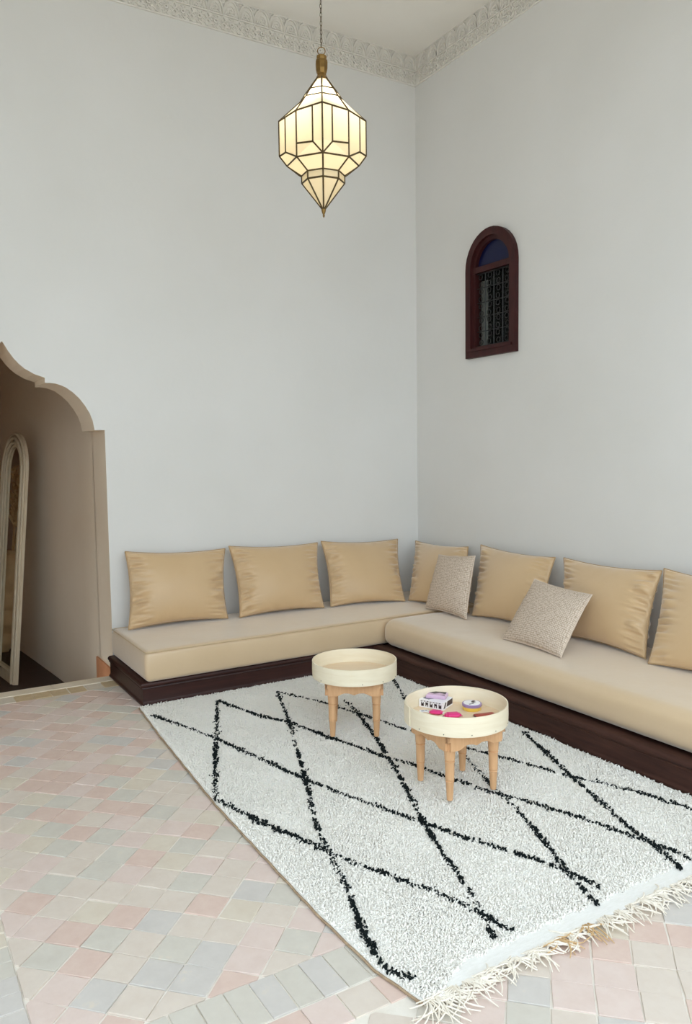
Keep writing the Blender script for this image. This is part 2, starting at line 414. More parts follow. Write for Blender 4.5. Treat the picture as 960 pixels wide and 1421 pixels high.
# ------------------------------------------------------------------ window
win = empty('window_1', (0, WY, WZ0)); struct(win, 'small arched window in oxblood wooden frame, blue glass lunette over iron grille')
def arch_path(hw, z0, zs, n=18):
    return [(-hw, z0), (hw, z0)]+[(hw*math.cos(PI*k/n), zs+hw*math.sin(PI*k/n)) for k in range(n+1)]
ZS = WSP-WZ0
def ring(mb, a, b, x0, x1):
    """Solid ring between two arch outlines (same point count) from x0 to x1."""
    n = len(a); vs = []
    for L in (a, b):
        for X in (x0, x1): vs += [(X, p[0], p[1]) for p in L]
    fs = []
    for i in range(n):
        j = (i+1) % n
        fs += [(n+i, n+j, 3*n+j, 3*n+i), (i, 2*n+i, 2*n+j, j), (i, j, n+j, n+i), (2*n+i, 3*n+i, 3*n+j, 2*n+j)]
    mb.add(vs, fs)
mb = MB(); ring(mb, arch_path(WHW, 0, ZS), arch_path(WHW-.055, .055, ZS), -.035, .06); mb.build('frame', M_window_wood, win)
mb = MB(); ring(mb, arch_path(WHW-.055, .055, ZS), arch_path(WHW-.085, .08, ZS), -.012, .05); mb.build('inner_bead', M_window_wood, win)
mb = MB(); mb.box(-.016, .05, -(WHW-.056), WHW-.056, ZS-.03, ZS+.012); mb.build('transom', M_window_wood, win)
mb = MB(); mb.box(-.045, -.03, -(WHW-.03), WHW-.03, .048, .066); mb.build('sill_bead', M_window_wood, win)
hw = WHW-.08
mb = MB(); P = [(hw*math.cos(PI*k/18), ZS+.008+hw*math.sin(PI*k/18)) for k in range(19)]
vs = [(X, a, z) for X in (.018, .024) for a, z in P]; n = len(P)
mb.add(vs, [tuple(range(n)), tuple(reversed(range(n, 2*n)))]+[(i, (i+1) % n, n+(i+1) % n, n+i) for i in range(n)])
tag(mb.build('lunette_pane', M_blue, win), 'cobalt blue glass lunette')
mb = MB(); mb.box(.030, .036, -hw, hw, .078, ZS-.02); mb.build('pane', M_clear, win)
mb = MB(); mb.box(.05, .056, hw-.075, hw+.01, .078, ZS-.08)
mb.build('curtain', simple('grey_curtain', lin(150,144,142), .9), win)
g = MB(); gx = .012
for k in range(1, 4): a = -hw+2*hw*k/4; g.tube([(gx, a, .08), (gx, a, ZS-.03)], .004, 5)
for k in range(0, 6): z = .085+(ZS-.12)*k/5; g.tube([(gx, -hw, z), (gx, hw, z)], .0035, 5)
for i in range(4):
    for j in range(5):
        a = -hw+2*hw*(i+.5)/4; z = .085+(ZS-.12)*(j+.5)/5; s = 1 if (i+j) % 2 else -1
        for q in (-1, 1):
            pts = []
            for k in range(13):
                t = k/12*2.1*PI; r = .040*(1-.36*k/12)
                pts.append((gx-.002, a+s*q*(.002+r*math.sin(t)*.55), z+q*(.046-.0)-q*r*(1-math.cos(t))*.55))
            g.tube(pts, .003, 4)
tag(g.build('grille', M_iron2, win), 'scrolled wrought iron grille')

# ------------------------------------------------------------------ tiled floor
mb = MB(); mb.box(YARD_L, .3, ROOM_F, 0.0, -.08, -.0042); floor = mb.build('floor', M_mortar)
struct(floor, 'floor of small worn pink, beige and grey-green clay tiles laid diagonally')
def clip(poly, x0, x1, y0, y1):
    def half_(P, f):
        out = []
        for i in range(len(P)):
            a, b = P[i-1], P[i]; fa, fb = f(a), f(b)
            if fa >= 0:
                out.append(a)
                if fb < 0: t = fa/(fa-fb); out.append((a[0]+(b[0]-a[0])*t, a[1]+(b[1]-a[1])*t))
            elif fb >= 0:
                t = fa/(fa-fb); out.append((a[0]+(b[0]-a[0])*t, a[1]+(b[1]-a[1])*t))
        return out
    for f in (lambda p: p[0]-x0, lambda p: x1-p[0], lambda p: p[1]-y0, lambda p: y1-p[1]):
        poly = half_(poly, f)
        if len(poly) < 3: return []
    return poly
def area(P): return abs(sum(P[i-1][0]*P[i][1]-P[i][0]*P[i-1][1] for i in range(len(P))))/2
tiles = []      # (name, polygon, material index, lift)
def pick(y):
    r = rnd.random(); s = 0; t = max(0., min(1., (y+2.6)/1.6))
    for k in range(6):
        s += TILE_W[k]*(1-t)+TILE_W_FAR[k]*t
        if r < s: return k
    return 2
def lattice(ox, oy, pitch, x0, x1, y0, y1, keep, gap=.0042):
    u = Vector((math.cos(PI/4), -math.sin(PI/4)))*pitch; v = Vector((math.cos(PI/4), math.sin(PI/4)))*pitch
    for i in range(-60, 61):
        for j in range(-60, 61):
            c = Vector((ox, oy))+u*(i+.5)+v*(j+.5)
            if not (x0-.1 < c.x < x1+.1 and y0-.1 < c.y < y1+.1) or not keep(c.x, c.y): continue
            hh = pitch/2-gap/2
            rot = Matrix.Rotation(-PI/4+rnd.uniform(-.014, .014), 2)
            P = [tuple(c+rot@(Vector((a, b))*hh+Vector((rnd.uniform(-.003, .003), rnd.uniform(-.003, .003))))) for a, b in ((-1,-1),(1,-1),(1,1),(-1,1))]
            Q = clip(P, x0, x1, y0, y1)
            if len(Q) >= 3 and area(Q) > 3e-4: tiles.append(('tile', Q, pick(c.y), rnd.uniform(-.0016, .0012)))
def row(x0, x1, y0, y1, nx, ny, keep, mats, name, gap=.0045):
    for i in range(nx):
        for j in range(ny):
            a0 = x0+(x1-x0)*i/nx; a1 = x0+(x1-x0)*(i+1)/nx; b0 = y0+(y1-y0)*j/ny; b1 = y0+(y1-y0)*(j+1)/ny
            if not keep((a0+a1)/2, (b0+b1)/2): continue
            jit = lambda: rnd.uniform(-.0018, .0018)
            P = [(a0+gap/2+jit(), b0+gap/2+jit()), (a1-gap/2+jit(), b0+gap/2+jit()), (a1-gap/2+jit(), b1-gap/2+jit()), (a0+gap/2+jit(), b1-gap/2+jit())]
            tiles.append((name, P, rnd.choice(mats), rnd.uniform(-.0012, .0012)))
on_show = lambda x, y: (x < -2.52 and not (x > -2.56 and y > -.8)) 
lattice(-3.19, -2.829, .118, -3.62, -.9, -3.338, -.238, on_show)
row(-4.4, -2.58, -.236, -.103, 17, 1, lambda x, y: True, [6, 6, 3], 'border_tile')
row(-3.62, -2.516, -3.506, -3.340, 14, 1, lambda x, y: True, [4, 4, 5, 2], 'border_tile')
row(-3.788, -3.622, -3.506, -.24, 1, 41, lambda x, y: True, [4, 4, 5, 3], 'border_tile')
row(-4.2, -2.44, -3.622, -3.510, 16, 1, lambda x, y: True, [0, 1, 1, 2], 'tile')
lattice(-1.913, -3.867, .118, -4.6, -.1, -5.2, -3.626, lambda x, y: y < -3.64)
lattice(-3.9, -2.8, .118, -4.7, -3.79, -3.5, -.238, lambda x, y: True)
def shown(P):
    c = Vector((sum(p[0] for p in P)/len(P), sum(p[1] for p in P)/len(P), 0))
    q = [project((p[0], p[1], 0)) for p in P]
    if min(t[2] for t in q) < .3: return 0
    if all(t[0] < 0 or t[0] > 960 or t[1] > 1421 for t in q): return 0
    if -2.68 < c.x and -3.6 < c.y < -.8: return 0
    return area([(t[0], t[1]) for t in q])
tiles.sort(key=lambda t: -shown(t[1]))
singles = [t for t in tiles if shown(t[1]) > 30][:298]; rest = tiles[len(singles):]
TM = {}
for k, (nm, P, mi, lift) in enumerate(singles):
    n = len(P); c = (sum(p[0] for p in P)/n, sum(p[1] for p in P)/n)
    mb = MB(); tilt = Matrix.Rotation(rnd.uniform(-.012, .012), 4, 'X')@Matrix.Rotation(rnd.uniform(-.012, .012), 4, 'Y')
    mb.prism([(p[0]-c[0], p[1]-c[1]) for p in P], -.03, 0, 0, tilt, .0012)
    o = mb.build(nm, TILE_MATS[mi], floor); o.location = (c[0], c[1], lift)
mb = MB()
for nm, P, mi, lift in rest: mb.prism(P, -.03, lift, mi, None, .0012)
tag(mb.build('outer_tiles', TILE_MATS, floor), kind='stuff')

# ------------------------------------------------------------------ benches, mattresses
BODY = [(-.03, 0), (.006, 0), (.009, .006), (.009, .014), (.002, .022), (0, .030), (0, .104), (-.03, .104)]
MOULD = [(-.06, .104), (0, .104), (.008, .108), (.005, .114), (.013, .120), (.016, .130), (.012, .140), (.004, .146), (-.06, .146)]
def bench(name, path, core, mat, label):
    r = empty(name, (path[1][0], path[1][1], 0)); tag(r, label, 'bench base', 'low sofa bases')
    ox, oy = path[1]
    P = [(a-ox, b-oy) for a, b in path]
    m1 = MB(); m1.sweep(P, BODY); m1.build('apron_board', mat, r, True)
    m2 = MB(); m2.sweep(P, MOULD); m2.build('top_moulding', mat, r, True)
    m3 = MB(); m3.box(core[0]-ox, core[1]-ox, core[2]-oy, core[3]-oy, .02, .140); m3.build('platform', mat, r)
    return r
bench('bench_base', [(-2.592, -.006), (-2.592, -.757), (-.953, -.757)], (-2.57, -.006, -.735, -.006), M_bench_x,
      'dark stained wooden sofa base along the arch wall')
bench('bench_base', [(-.950, -.776), (-.950, -4.4), (-.006, -4.4)], (-.925, -.006, -4.37, -.776), M_bench_y,
      'dark stained wooden sofa base along the window wall')
def lin_grid(h, r, n):
    a = [-h, -h+r*.15, -h+r*.4, -h+r*.7, -h+r]; b = [-x for x in reversed(a)]
    return a+[(-h+r)+(2*h-2*r)*k/n for k in range(1, n)]+b
def rounded_box(hx, hy, hz, r, nx, ny, crown=0., wob=0., seed=0):
    """Soft block: grid on six faces pulled onto a rounded box, top crowned and slightly uneven."""
    X, Y, Z = lin_grid(hx, r, nx), lin_grid(hy, r, ny), lin_grid(hz, min(r, hz*.9), 3)
    mb = MB()
    def face(A, B, f):
        vs = [f(a, b) for a in A for b in B]; nb = len(B)
        mb.add(vs, [(i*nb+j, (i+1)*nb+j, (i+1)*nb+j+1, i*nb+j+1) for i in range(len(A)-1) for j in range(nb-1)])
    for s in (-1, 1):
        face(X, Y, lambda a, b: (a, b, s*hz)); face(X, Z, lambda a, b: (a, s*hy, b)); face(Y, Z, lambda a, b: (s*hx, a, b))
    out = []
    for v in mb.v:
        p = Vector(v); q = Vector((max(-hx+r, min(hx-r, p.x)), max(-hy+r, min(hy-r, p.y)), max(-hz+r, min(hz-r, p.z))))
        d = p-q; p = q+(d.normalized()*r if d.length > 1e-6 else d)
        if p.z > -hz*.5:
            p.z += crown*(1-(p.x/hx)**4)*(1-(p.y/hy)**2)*(p.z+hz*.5)/(1.5*hz)
        k = noise.noise(Vector((p.x*2.3+seed, p.y*3.1, p.z*4)))*wob + noise.noise(Vector((p.x*7+seed, p.y*9, 3)))*wob*.3
        bulge = .008*(1-(p.z/hz)**2)
        if abs(p.y) > hy*.8: p.y += math.copysign(bulge+k*.6, p.y)
        if abs(p.x) > hx*.97: p.x += math.copysign(bulge, p.x)
        if p.z > hz*.3: p.z += k
        out.append(tuple(p))
    mb.v = out
    return mb
def weld(me):
    bm = bmesh.new(); bm.from_mesh(me); bmesh.ops.remove_doubles(bm, verts=bm.verts, dist=.0006)
    bmesh.ops.recalc_face_normals(bm, faces=bm.faces); bm.to_mesh(me); bm.free()
    me.polygons.foreach_set('use_smooth', [True]*len(me.polygons)); me.update()
def mattress(x0, x1, y0, y1, nx, ny, label, seed, r, seams):
    hx, hy, hz = (x1-x0)/2, (y1-y0)/2, .095
    mb = rounded_box(hx, hy, hz, r, nx, ny, .006, .004, seed)
    o = mb.build('mattress', M_seat, None, True); weld(o.data); o.location = ((x0+x1)/2, (y0+y1)/2, .149+hz)
    tag(o, label, 'mattress', 'sofa seat mattresses')
    pb = MB(); e = .012
    for z in seams:
        L = []
        for cx, cy, a0 in ((hx, hy, 0), (-hx, hy, 90), (-hx, -hy, 180), (hx, -hy, 270)):
            for k in range(5):
                a = math.radians(a0+90*k/4); R = .03
                L.append((cx-math.copysign(R, cx)+R*math.cos(a)*1.0, cy-math.copysign(R, cy)+R*math.sin(a), z))
        L = [(p[0]*(1-.006/hx*0)+math.copysign(-.004, p[0]), p[1]+math.copysign(-.004, p[1]), p[2]) for p in L]
        pb.tube(L, .0032, 6, 0, True)
    if seams: pb.build('piping', M_seat_pipe, o, True)
    return o
mattress(-2.578, -.03, -.795, -.03, 60, 18, 'long tan seat mattress along the arch wall, on the dark base', 1, .030, (.088,))
mattress(-.905, -.03, -4.36, -.812, 18, 70, 'long tan seat mattress along the window wall, running out of frame', 5, .062, ())

# ------------------------------------------------------------------ cushions
SEAT = .344
def pillow(name, BL, BR, TL, TR, T, mat, label, cat, group, seed, piping=True, wr=1.0, pinch=.07, nu=46, nv=72):
    BL, BR, TL, TR = map(Vector, (BL, BR, TL, TR))
    C = (BL+BR)/2
    N = (BR-BL).cross(TL-BL).normalized()
    mb = MB(); us = [.5-.5*math.cos(PI*(k/nu))*.55-.5*.45*(1-2*k/nu) for k in range(nu+1)]; vs_ = [.5-.5*math.cos(PI*(k/nv))*.55-.5*.45*(1-2*k/nv) for k in range(nv+1)]
    def base(u, v):
        uu = .5+(u-.5)*(1-pinch*(1-(2*v-1)**2)); vv = .5+(v-.5)*(1-pinch*1.2*(1-(2*u-1)**2))
        return BL*(1-uu)*(1-vv)+BR*uu*(1-vv)+TL*(1-uu)*vv+TR*uu*vv
    uv = []
    for s in (1, -1):
        V = []
        for u in us:
            for v in vs_:
                e = max(0., 4*u*(1-u)); g_ = max(0., 4*v*(1-v))
                th = T*.5*(e**.48)*(g_**.52)*(1+.10*(.5-v))
                # gathers along the two short sides
                d = min(u, 1-u)*2
                amp = wr*.030*math.exp(-((d-.13)/.18)**2)*g_**.4*min(1., d/.07)
                th += amp*noise.noise(Vector((seed*3+s*7+d*2.5, v*27, u*1.5)))*1.4
                dv = min(v, 1-v)*2
                th += wr*.005*math.exp(-((dv-.1)/.14)**2)*e**.5*noise.noise(Vector((seed*5+s*3, u*14, dv*2)))
                th += wr*.004*noise.noise(Vector((u*3+seed, v*3, s)))*e*g_
                p = base(u, v)+N*s*max(th, T*.10*(e*g_)**.4)
                V.append(p-C)
        k = nv+1
        F_ = [(i*k+j, (i+1)*k+j, (i+1)*k+j+1, i*k+j+1) for i in range(nu) for j in range(nv)]
        if s < 0: F_ = [tuple(reversed(f)) for f in F_]
        mb.add(V, F_)
        uv += [(u*(BR-BL).length, v*(TL-BL).length) for u in us for v in vs_]
    me = mb.mesh(name, mat)
    if name == 'throw_pillow':
        L = me.uv_layers.new(name='weave'); idx = np.empty(len(me.loops), dtype=np.int32); me.loops.foreach_get('vertex_index', idx)
        L.data.foreach_set('uv', np.array(uv, dtype=np.float32)[idx].ravel())
    weld(me)
    o = link(name, me, None, C); tag(o, label, cat, group)
    if piping:
        L = [base(t, 0) for t in us]+[base(1, t) for t in vs_[1:]]+[base(t, 1) for t in reversed(us[:-1])]+[base(0, t) for t in reversed(vs_[1:-1])]
        pb = MB(); pb.tube([p-C for p in L], .0042, 6, 0, True); pb.build('piping', M_pipe if name == 'back_cushion' else mat, o, True)
    return o
G = 'tan back cushions along the sofa'
z = SEAT+.008
pillow('back_cushion', (-2.513,-.20,z), (-1.826,-.235,z), (-2.484,-.075,.855), (-1.769,-.075,.822), .17, M_tan, 'first tan back cushion from the archway', 'cushion', G, 1)
pillow('back_cushion', (-1.745,-.262,z), (-1.082,-.292,z), (-1.741,-.08,.838), (-1.013,-.08,.812), .17, M_tan, 'second tan back cushion from the archway, middle of the arch wall', 'cushion', G, 2)
pillow('back_cushion', (-1.027,-.295,z), (-.445,-.432,z), (-.982,-.085,.82), (-.268,-.085,.788), .17, M_tan, 'tan back cushion on the arch wall beside the room corner', 'cushion', G, 3)
pillow('back_cushion', (-.405,-.425,z), (-.335,-1.06,z), (-.085,-.085,.762), (-.085,-.752,.776), .17, M_tan, 'tan back cushion in the corner, behind the woven pillow', 'cushion', G, 4)
pillow('back_cushion', (-.365,-1.128,z), (-.30,-1.72,z), (-.085,-.897,.805), (-.085,-1.634,.79), .17, M_tan, 'second tan back cushion on the window wall, right of the upright woven pillow', 'cushion', G, 5)
pillow('back_cushion', (-.285,-1.87,z), (-.334,-2.539,z), (-.085,-1.709,.797), (-.085,-2.449,.803), .18, M_tan, 'tan back cushion with gathered side behind the tilted woven pillow', 'cushion', G, 6, wr=1.1)
pillow('back_cushion', (-.40,-2.61,z), (-.36,-3.30,z), (-.085,-2.463,.818), (-.085,-3.19,.80), .17, M_tan, 'tan back cushion cut off at the edge of the picture', 'cushion', G, 7)
G2 = 'woven throw pillows'
pillow('throw_pillow', (-.47,-.725,z), (-.475,-1.195,z), (-.315,-.69,.728), (-.315,-1.10,.762), .125, M_woven, 'square woven beige pillow upright near the corner', 'pillow', G2, 8, True, .25, .045, 32, 32)
pillow('throw_pillow', (-.655,-1.752,z), (-.69,-2.262,z), (-.36,-1.725,.684), (-.36,-2.185,.654), .13, M_woven, 'square woven beige pillow tilted back, nearer the camera', 'pillow', G2, 9, True, .3, .045, 32, 32)

# ------------------------------------------------------------------ rug
def left_x(y):
    pts = [(-.80, -2.625), (-1.3, -2.665), (-2.23, -2.722), (-3.15, -2.742), (-3.50, -2.735), (-3.68, -2.70)]
    for (a, xa), (b, xb) in zip(pts, pts[1:]):
        if y >= b: t = (y-a)/(b-a); return xa+(xb-xa)*t
    return pts[-1][1]
RX1, RY0, RY1 = -.988, -3.612, -.790
def pile_end(x): return RY0-.075*max(0., min(1., (-2.52-x)/.12))
ys = [RY1+(-3.68-RY1)*k/60 for k in range(61)]
mb = MB(); n = len(ys)
V = [(left_x(y), y, zz) for zz in (.0015, .012) for y in ys]+[(RX1, y, zz) for zz in (.0015, .012) for y in ys]
F_ = []
for i in range(n-1):
    F_ += [(n+i, n+i+1, 3*n+i+1, 3*n+i), (i, 2*n+i, 2*n+i+1, i+1), (i, i+1, n+i+1, n+i), (2*n+i, 3*n+i, 3*n+i+1, 2*n+i+1)]
F_ += [(0, n, 3*n, 2*n), (n-1, 3*n-1, 4*n-1, 2*n-1)]
mb.add(V, F_)
rug = mb.build('rug', M_kilim); tag(rug, 'shaggy ivory wool rug with dark diamond lines and a fringed end', 'rug')
def strands(P, length, rad, lean, name, mat, parent, seg=2):
    """Many little bent wool ends as one mesh: three-sided, seg+1 rings."""
    N = len(P); th = rng.uniform(0, 2*PI, N); ln = length*rng.uniform(.7, 1.25, N); le = lean*rng.uniform(.2, 1.2, N)
    d = np.stack([np.cos(th), np.sin(th)], 1); rad_ = rad*rng.uniform(.75, 1.3, N); ph = rng.uniform(0, 2*PI, N)
    R_ = seg+1; V = np.empty((N, R_*3, 3), np.float32); prof = [1.0, 1.0, .55] if seg == 2 else [1, 1, .9, .5]
    for r in range(R_):
        t = r/seg; c = np.empty((N, 3)); hgt = np.sin(t*PI/2*.95)*ln*(1-.35*(le/lean))
        c[:, :2] = P[:, :2]+d*(le*ln*t*t)[:, None]; c[:, 2] = P[:, 2]+hgt
        for k in range(3):
            a = ph+2*PI*k/3
            V[:, r*3+k, 0] = c[:, 0]+np.cos(a)*rad_*prof[r]; V[:, r*3+k, 1] = c[:, 1]+np.sin(a)*rad_*prof[r]; V[:, r*3+k, 2] = c[:, 2]
    q = []
    for r in range(R_-1):
        for k in range(3):
            l = (k+1) % 3; q.append((r*3+k, r*3+l, r*3+3+l, r*3+3+k))
    q = np.array(q); nq = len(q)
    Q = (q[None]+(np.arange(N)*R_*3)[:, None, None]).reshape(N, -1)
    Tt = (np.array([R_*3-3, R_*3-2, R_*3-1])[None]+(np.arange(N)*R_*3)[:, None])
    loops = np.concatenate([Q, Tt], 1).ravel().astype(np.int32)
    starts1 = np.concatenate([np.arange(nq)*4, [nq*4]]); starts = (starts1[None]+(np.arange(N)*(nq*4+3))[:, None]).ravel().astype(np.int32)
    me = bpy.data.meshes.new(name); me.vertices.add(N*R_*3); me.vertices.foreach_set('co', V.ravel())
    me.loops.add(len(loops)); me.loops.foreach_set('vertex_index', loops)
    me.polygons.add(len(starts)); me.polygons.foreach_set('loop_start', starts)
    me.polygons.foreach_set('use_smooth', np.ones(len(starts), bool))
    me.materials.append(mat); me.update(calc_edges=True)
    return link(name, me, parent)
sp = .0076
gx_, gy_ = np.meshgrid(np.arange(-2.75, RX1-.006, sp), np.arange(RY0-.09, RY1-.004, sp))
P = np.stack([gx_.ravel(), gy_.ravel()], 1); P += rng.uniform(-sp*.48, sp*.48, P.shape)
lx = np.interp(-P[:, 1], [.80, 1.3, 2.23, 3.15, 3.5, 3.68], [-2.625, -2.665, -2.722, -2.742, -2.735, -2.70])
pe = RY0-.075*np.clip((-2.52-P[:, 0])/.12, 0, 1)+.006*np.sin(P[:, 0]*60)
P = P[(P[:, 0] > lx+.004) & (P[:, 1] > pe)]
P = np.concatenate([P, np.full((len(P), 1), .010)], 1)
P[:, 2] += .004*np.sin(P[:, 0]*9+1.3*np.sin(P[:, 1]*5))*np.sin(P[:, 1]*8)
tag(strands(P, .0105, .0042, .7, 'pile', M_pile, rug), kind='stuff')
tag(strands(P[::2]+np.array([.004, .003, .002]), .0115, .0036, .9, 'long_pile', M_pile, rug), kind='stuff')
LINES = [
 [(-2.61,-.99),(-2.44,-1.54),(-2.29,-2.24),(-2.23,-2.47),(-2.14,-2.73),(-2.09,-2.86),(-2.03,-3.06),(-1.94,-3.25),(-1.88,-3.43),(-1.87,-3.56)],
 [(-2.2,-.95),(-2.31,-1.22),(-2.51,-1.7),(-2.72,-2.22)],
 [(-2.71,-2.22),(-2.63,-2.54),(-2.54,-2.8),(-2.52,-2.91),(-2.44,-3.09),(-2.36,-3.27),(-2.31,-3.44),(-2.3,-3.53)],
 [(-2.3,-3.53),(-2.285,-3.585)],
 [(-1.82,-1.0),(-2.01,-1.53),(-2.29,-2.24),(-2.46,-2.64),(-2.53,-2.87),(-2.595,-3.11),(-2.665,-3.3),(-2.715,-3.48),(-2.712,-3.54),(-2.665,-3.61)],
 [(-2.2,-.95),(-2.1,-1.33),(-2.01,-1.53),(-1.91,-1.95)],
 [(-1.56,-1.37),(-1.62,-1.64),(-1.74,-1.99),(-1.9,-2.41),(-2.09,-2.86),(-2.19,-3.14),(-2.25,-3.33),(-2.31,-3.47),(-2.36,-3.58)],
 [(-1.82,-1.0),(-1.7,-1.28)],
]
LINES += [
 [(-1.906,-1.946),(-1.847,-2.202),(-1.787,-2.358),(-1.751,-2.512),(-1.706,-2.682),(-1.672,-2.819),(-1.594,-2.969),(-1.543,-3.159),(-1.491,-3.364),(-1.467,-3.459),(-1.448,-3.56),(-1.45,-3.62)],
 [(-1.697,-1.282),(-1.602,-1.654),(-1.574,-1.815),(-1.543,-1.957),(-1.474,-2.179),(-1.423,-2.39),(-1.375,-2.52),(-1.32,-2.692),(-1.265,-2.875),(-1.199,-3.01),(-1.142,-3.144),(-1.099,-3.368)],
 [(-1.065,-1.162),(-1.249,-1.579),(-1.39,-2.071),(-1.535,-2.48),(-1.649,-2.808),(-1.702,-2.996),(-1.812,-3.264),(-1.904,-3.473),(-1.957,-3.629)],
 [(-1.046,-2.335),(-1.142,-2.595),(-1.265,-2.875),(-1.346,-3.105),(-1.433,-3.317),(-1.478,-3.478),(-1.536,-3.635)]]
DP = []
for li, L in enumerate(LINES):
    if not L: continue
    Ls = [Vector(p) for p in L]
    for a, b in zip(Ls, Ls[1:]):
        n = max(1, int((b-a).length/.0042)); nn = Vector((-(b-a).y, (b-a).x)).normalized()
        for k in range(n):
            p = a+(b-a)*(k/n); q = noise.noise(Vector((p.x*38, p.y*38, li*3.1)))
            if q < -.32: continue
            wv = .0034+.008*max(0, noise.noise(Vector((p.x*16, p.y*16, 9+li)))+.15)
            for r in range(1 if q < .12 else 2):
                c = p+nn*rnd.gauss(0, wv)+Vector((rnd.gauss(0, .003), rnd.gauss(0, .003)))
                if left_x(c.y)+.004 < c.x < RX1-.006 and c.y > -3.64: DP.append((c.x, c.y, .014))
DP = np.array(DP)
tag(strands(DP, .0135, .0048, .55, 'diamond_lines', M_dark_wool, rug), 'dark green-black wool lines', kind='stuff')
mb = MB(); mb.tube([(left_x(y)-.003, y, .006+.002*math.sin(y*40)) for y in ys], .0042, 6); tag(mb.build('edge_binding', M_binding, rug, True), 'brown cord binding')
# fringe: knotted bunches of cord along the near end
for k in range(38):
    x = -2.71+(RX1+2.71)*(k+.5)/38+rnd.uniform(-.01, .01); y = -3.678
    mb = MB(); big = 1.35 if k < 4 else 1; base_a = -PI/2+rnd.uniform(-.55, .55)
    for c in range(rnd.randint(9, 13)+(7 if k < 4 else 0)):
        a = base_a+rnd.uniform(-.6, .6); L = rnd.uniform(.055, .115)*big; bend = rnd.uniform(-2.4, 2.4); p = Vector((rnd.uniform(-.014, .014), .012, .009)); pts = []
        zz = .003+rnd.uniform(.001, .012)
        for s in range(7):
            t = s/6; pts.append((p.x, p.y, .009*(1-t)+zz*t+.010*math.sin(t*PI)*rnd.uniform(.6, 1.1)))
            a += bend/6; p = p+Vector((math.cos(a), math.sin(a), 0))*L/6
        mb.tube(pts, [.0022, .0024, .0024, .0024, .0023, .0022, .0014], 5)
    o = mb.build('tassel', M_cord_tan if k in (11, 14) else M_cord, rug, True, (x, y, 0))
    if k in (11, 14): tag(o, 'tan stained tassel')
# ------------------------------------------------------------------ sieve tables
def leg_profile():
    return [(.011, 0), (.013, .002), (.0175, .080), (.0192, .084), (.0150, .0875), (.0192, .091), (.0198, .12), (.0203, .165), (.0218, .169), (.0170, .1725), (.0218, .176), (.0232, .20), (.0245, .224)]
def apron_outline(L):
    """Shallow scalloped lower edge of an apron board, length L, z measured from its top."""
    h = .072; low = [(L/2, -h*.45), (L/2-.018, -h*.45), (L/2-.018, -h), (L/2-.062, -h)]
    s = L/2-.062
    for k in range(0, 15):
        t = k/14; u = s*(1-2*t); e = 1-abs(2*t-1)
        low.append((u, -h+.016*min(1, e*2.6)-.010*max(0., 1-abs(2*t-1)*3.2)))
    low += [(-(L/2-.062), -h), (-(L/2-.018), -h), (-(L/2-.018), -h*.45), (-L/2, -h*.45)]
    return [(-L/2, 0), (L/2, 0)]+low
def table(loc, rz, label, seam):
    r = empty('tray_table', loc, rz); tag(r, label, 'table', 'round tray tables on the rug')
    RT, ZB, ZT = .224, .294, .378; q = .114
    mb = MB(); n = 64; prof = [(RT-.005, ZB), (RT, ZB), (RT+.001, (ZB+ZT)/2), (RT, ZT), (RT-.005, ZT), (RT-.006, (ZB+ZT)/2)]
    vs = [(a*math.cos(2*PI*k/n), a*math.sin(2*PI*k/n), zz) for k in range(n) for a, zz in prof]; m_ = len(prof)
    mb.add(vs, [(k*m_+i, ((k+1) % n)*m_+i, ((k+1) % n)*m_+(i+1) % m_, k*m_+(i+1) % m_) for k in range(n) for i in range(m_)])
    mb.build('tray_rim', M_tray, r, True)
    mb = MB(); a0 = seam
    vs = []
    for k in range(13):
        a = a0+.42*k/12
        for R_, zz in ((RT, ZB+.001), (RT+.0035, ZB+.001), (RT+.0045, (ZB+ZT)/2), (RT+.0035, ZT-.001), (RT, ZT-.001)): vs.append((R_*math.cos(a), R_*math.sin(a), zz))
    mb.add(vs, [(k*5+i, k*5+i+1, k*5+6+i, k*5+5+i) for k in range(12) for i in range(4)]+[(0,1,2,3,4), (64,63,62,61,60)])
    mb.build('rim_overlap', M_tray, r, True)
    mb = MB(); mb.lathe([(RT-.006, ZB), (RT-.006, ZB+.010)], 48); mb.build('tray_bottom', M_tray_bottom, r)
    for k in range(12):
        a = 2*PI*k/12+.2; mb = MB()
        M = Matrix.Translation((math.cos(a)*(RT+.0005), math.sin(a)*(RT+.0005), ZB+.010))@Matrix.Rotation(a, 4, 'Z')@Matrix.Rotation(PI/2, 4, 'Y')
        mb.lathe([(.0024, 0), (.0018, .0015)], 6, 0, M); mb.build('tack', M_iron, r)
    L = .30
    for k in range(4):
        M = Matrix.Rotation(k*PI/2, 4, 'Z')
        P = apron_outline(L); mb = MB()
        front = [M@Vector((x, -.150, ZB+zz)) for x, zz in P]; back = [M@Vector((x, -.137, ZB+zz)) for x, zz in P]
        tri = tessellate_polygon([[Vector((x, zz, 0)) for x, zz in P]]); n = len(P)
        mb.add(front+back, [tuple(t) for t in tri]+[tuple(i+n for i in reversed(t)) for t in tri]+[(i, (i+1) % n, n+(i+1) % n, n+i) for i in range(n)])
        mb.build('apron', M_legs, r)
    for sx, sy in ((-1,-1),(1,-1),(1,1),(-1,1)):
        mb = MB(); P = leg_profile()
        mb.lathe(P, 18); mb.box(-.023, .023, -.023, .023, .222, ZB)
        o = mb.build('leg', M_legs, r, True, (sx*(q-.0), sy*(q-.0), 0))
    return r
TZ = .029
table((-1.770, -1.83, TZ), math.radians(-33), 'pale round tray table with empty tray, farther from camera', math.radians(-118))
tab2 = table((-1.767, -2.673, TZ), math.radians(-4), 'pale round tray table holding sweets, nearer the camera', math.radians(150))
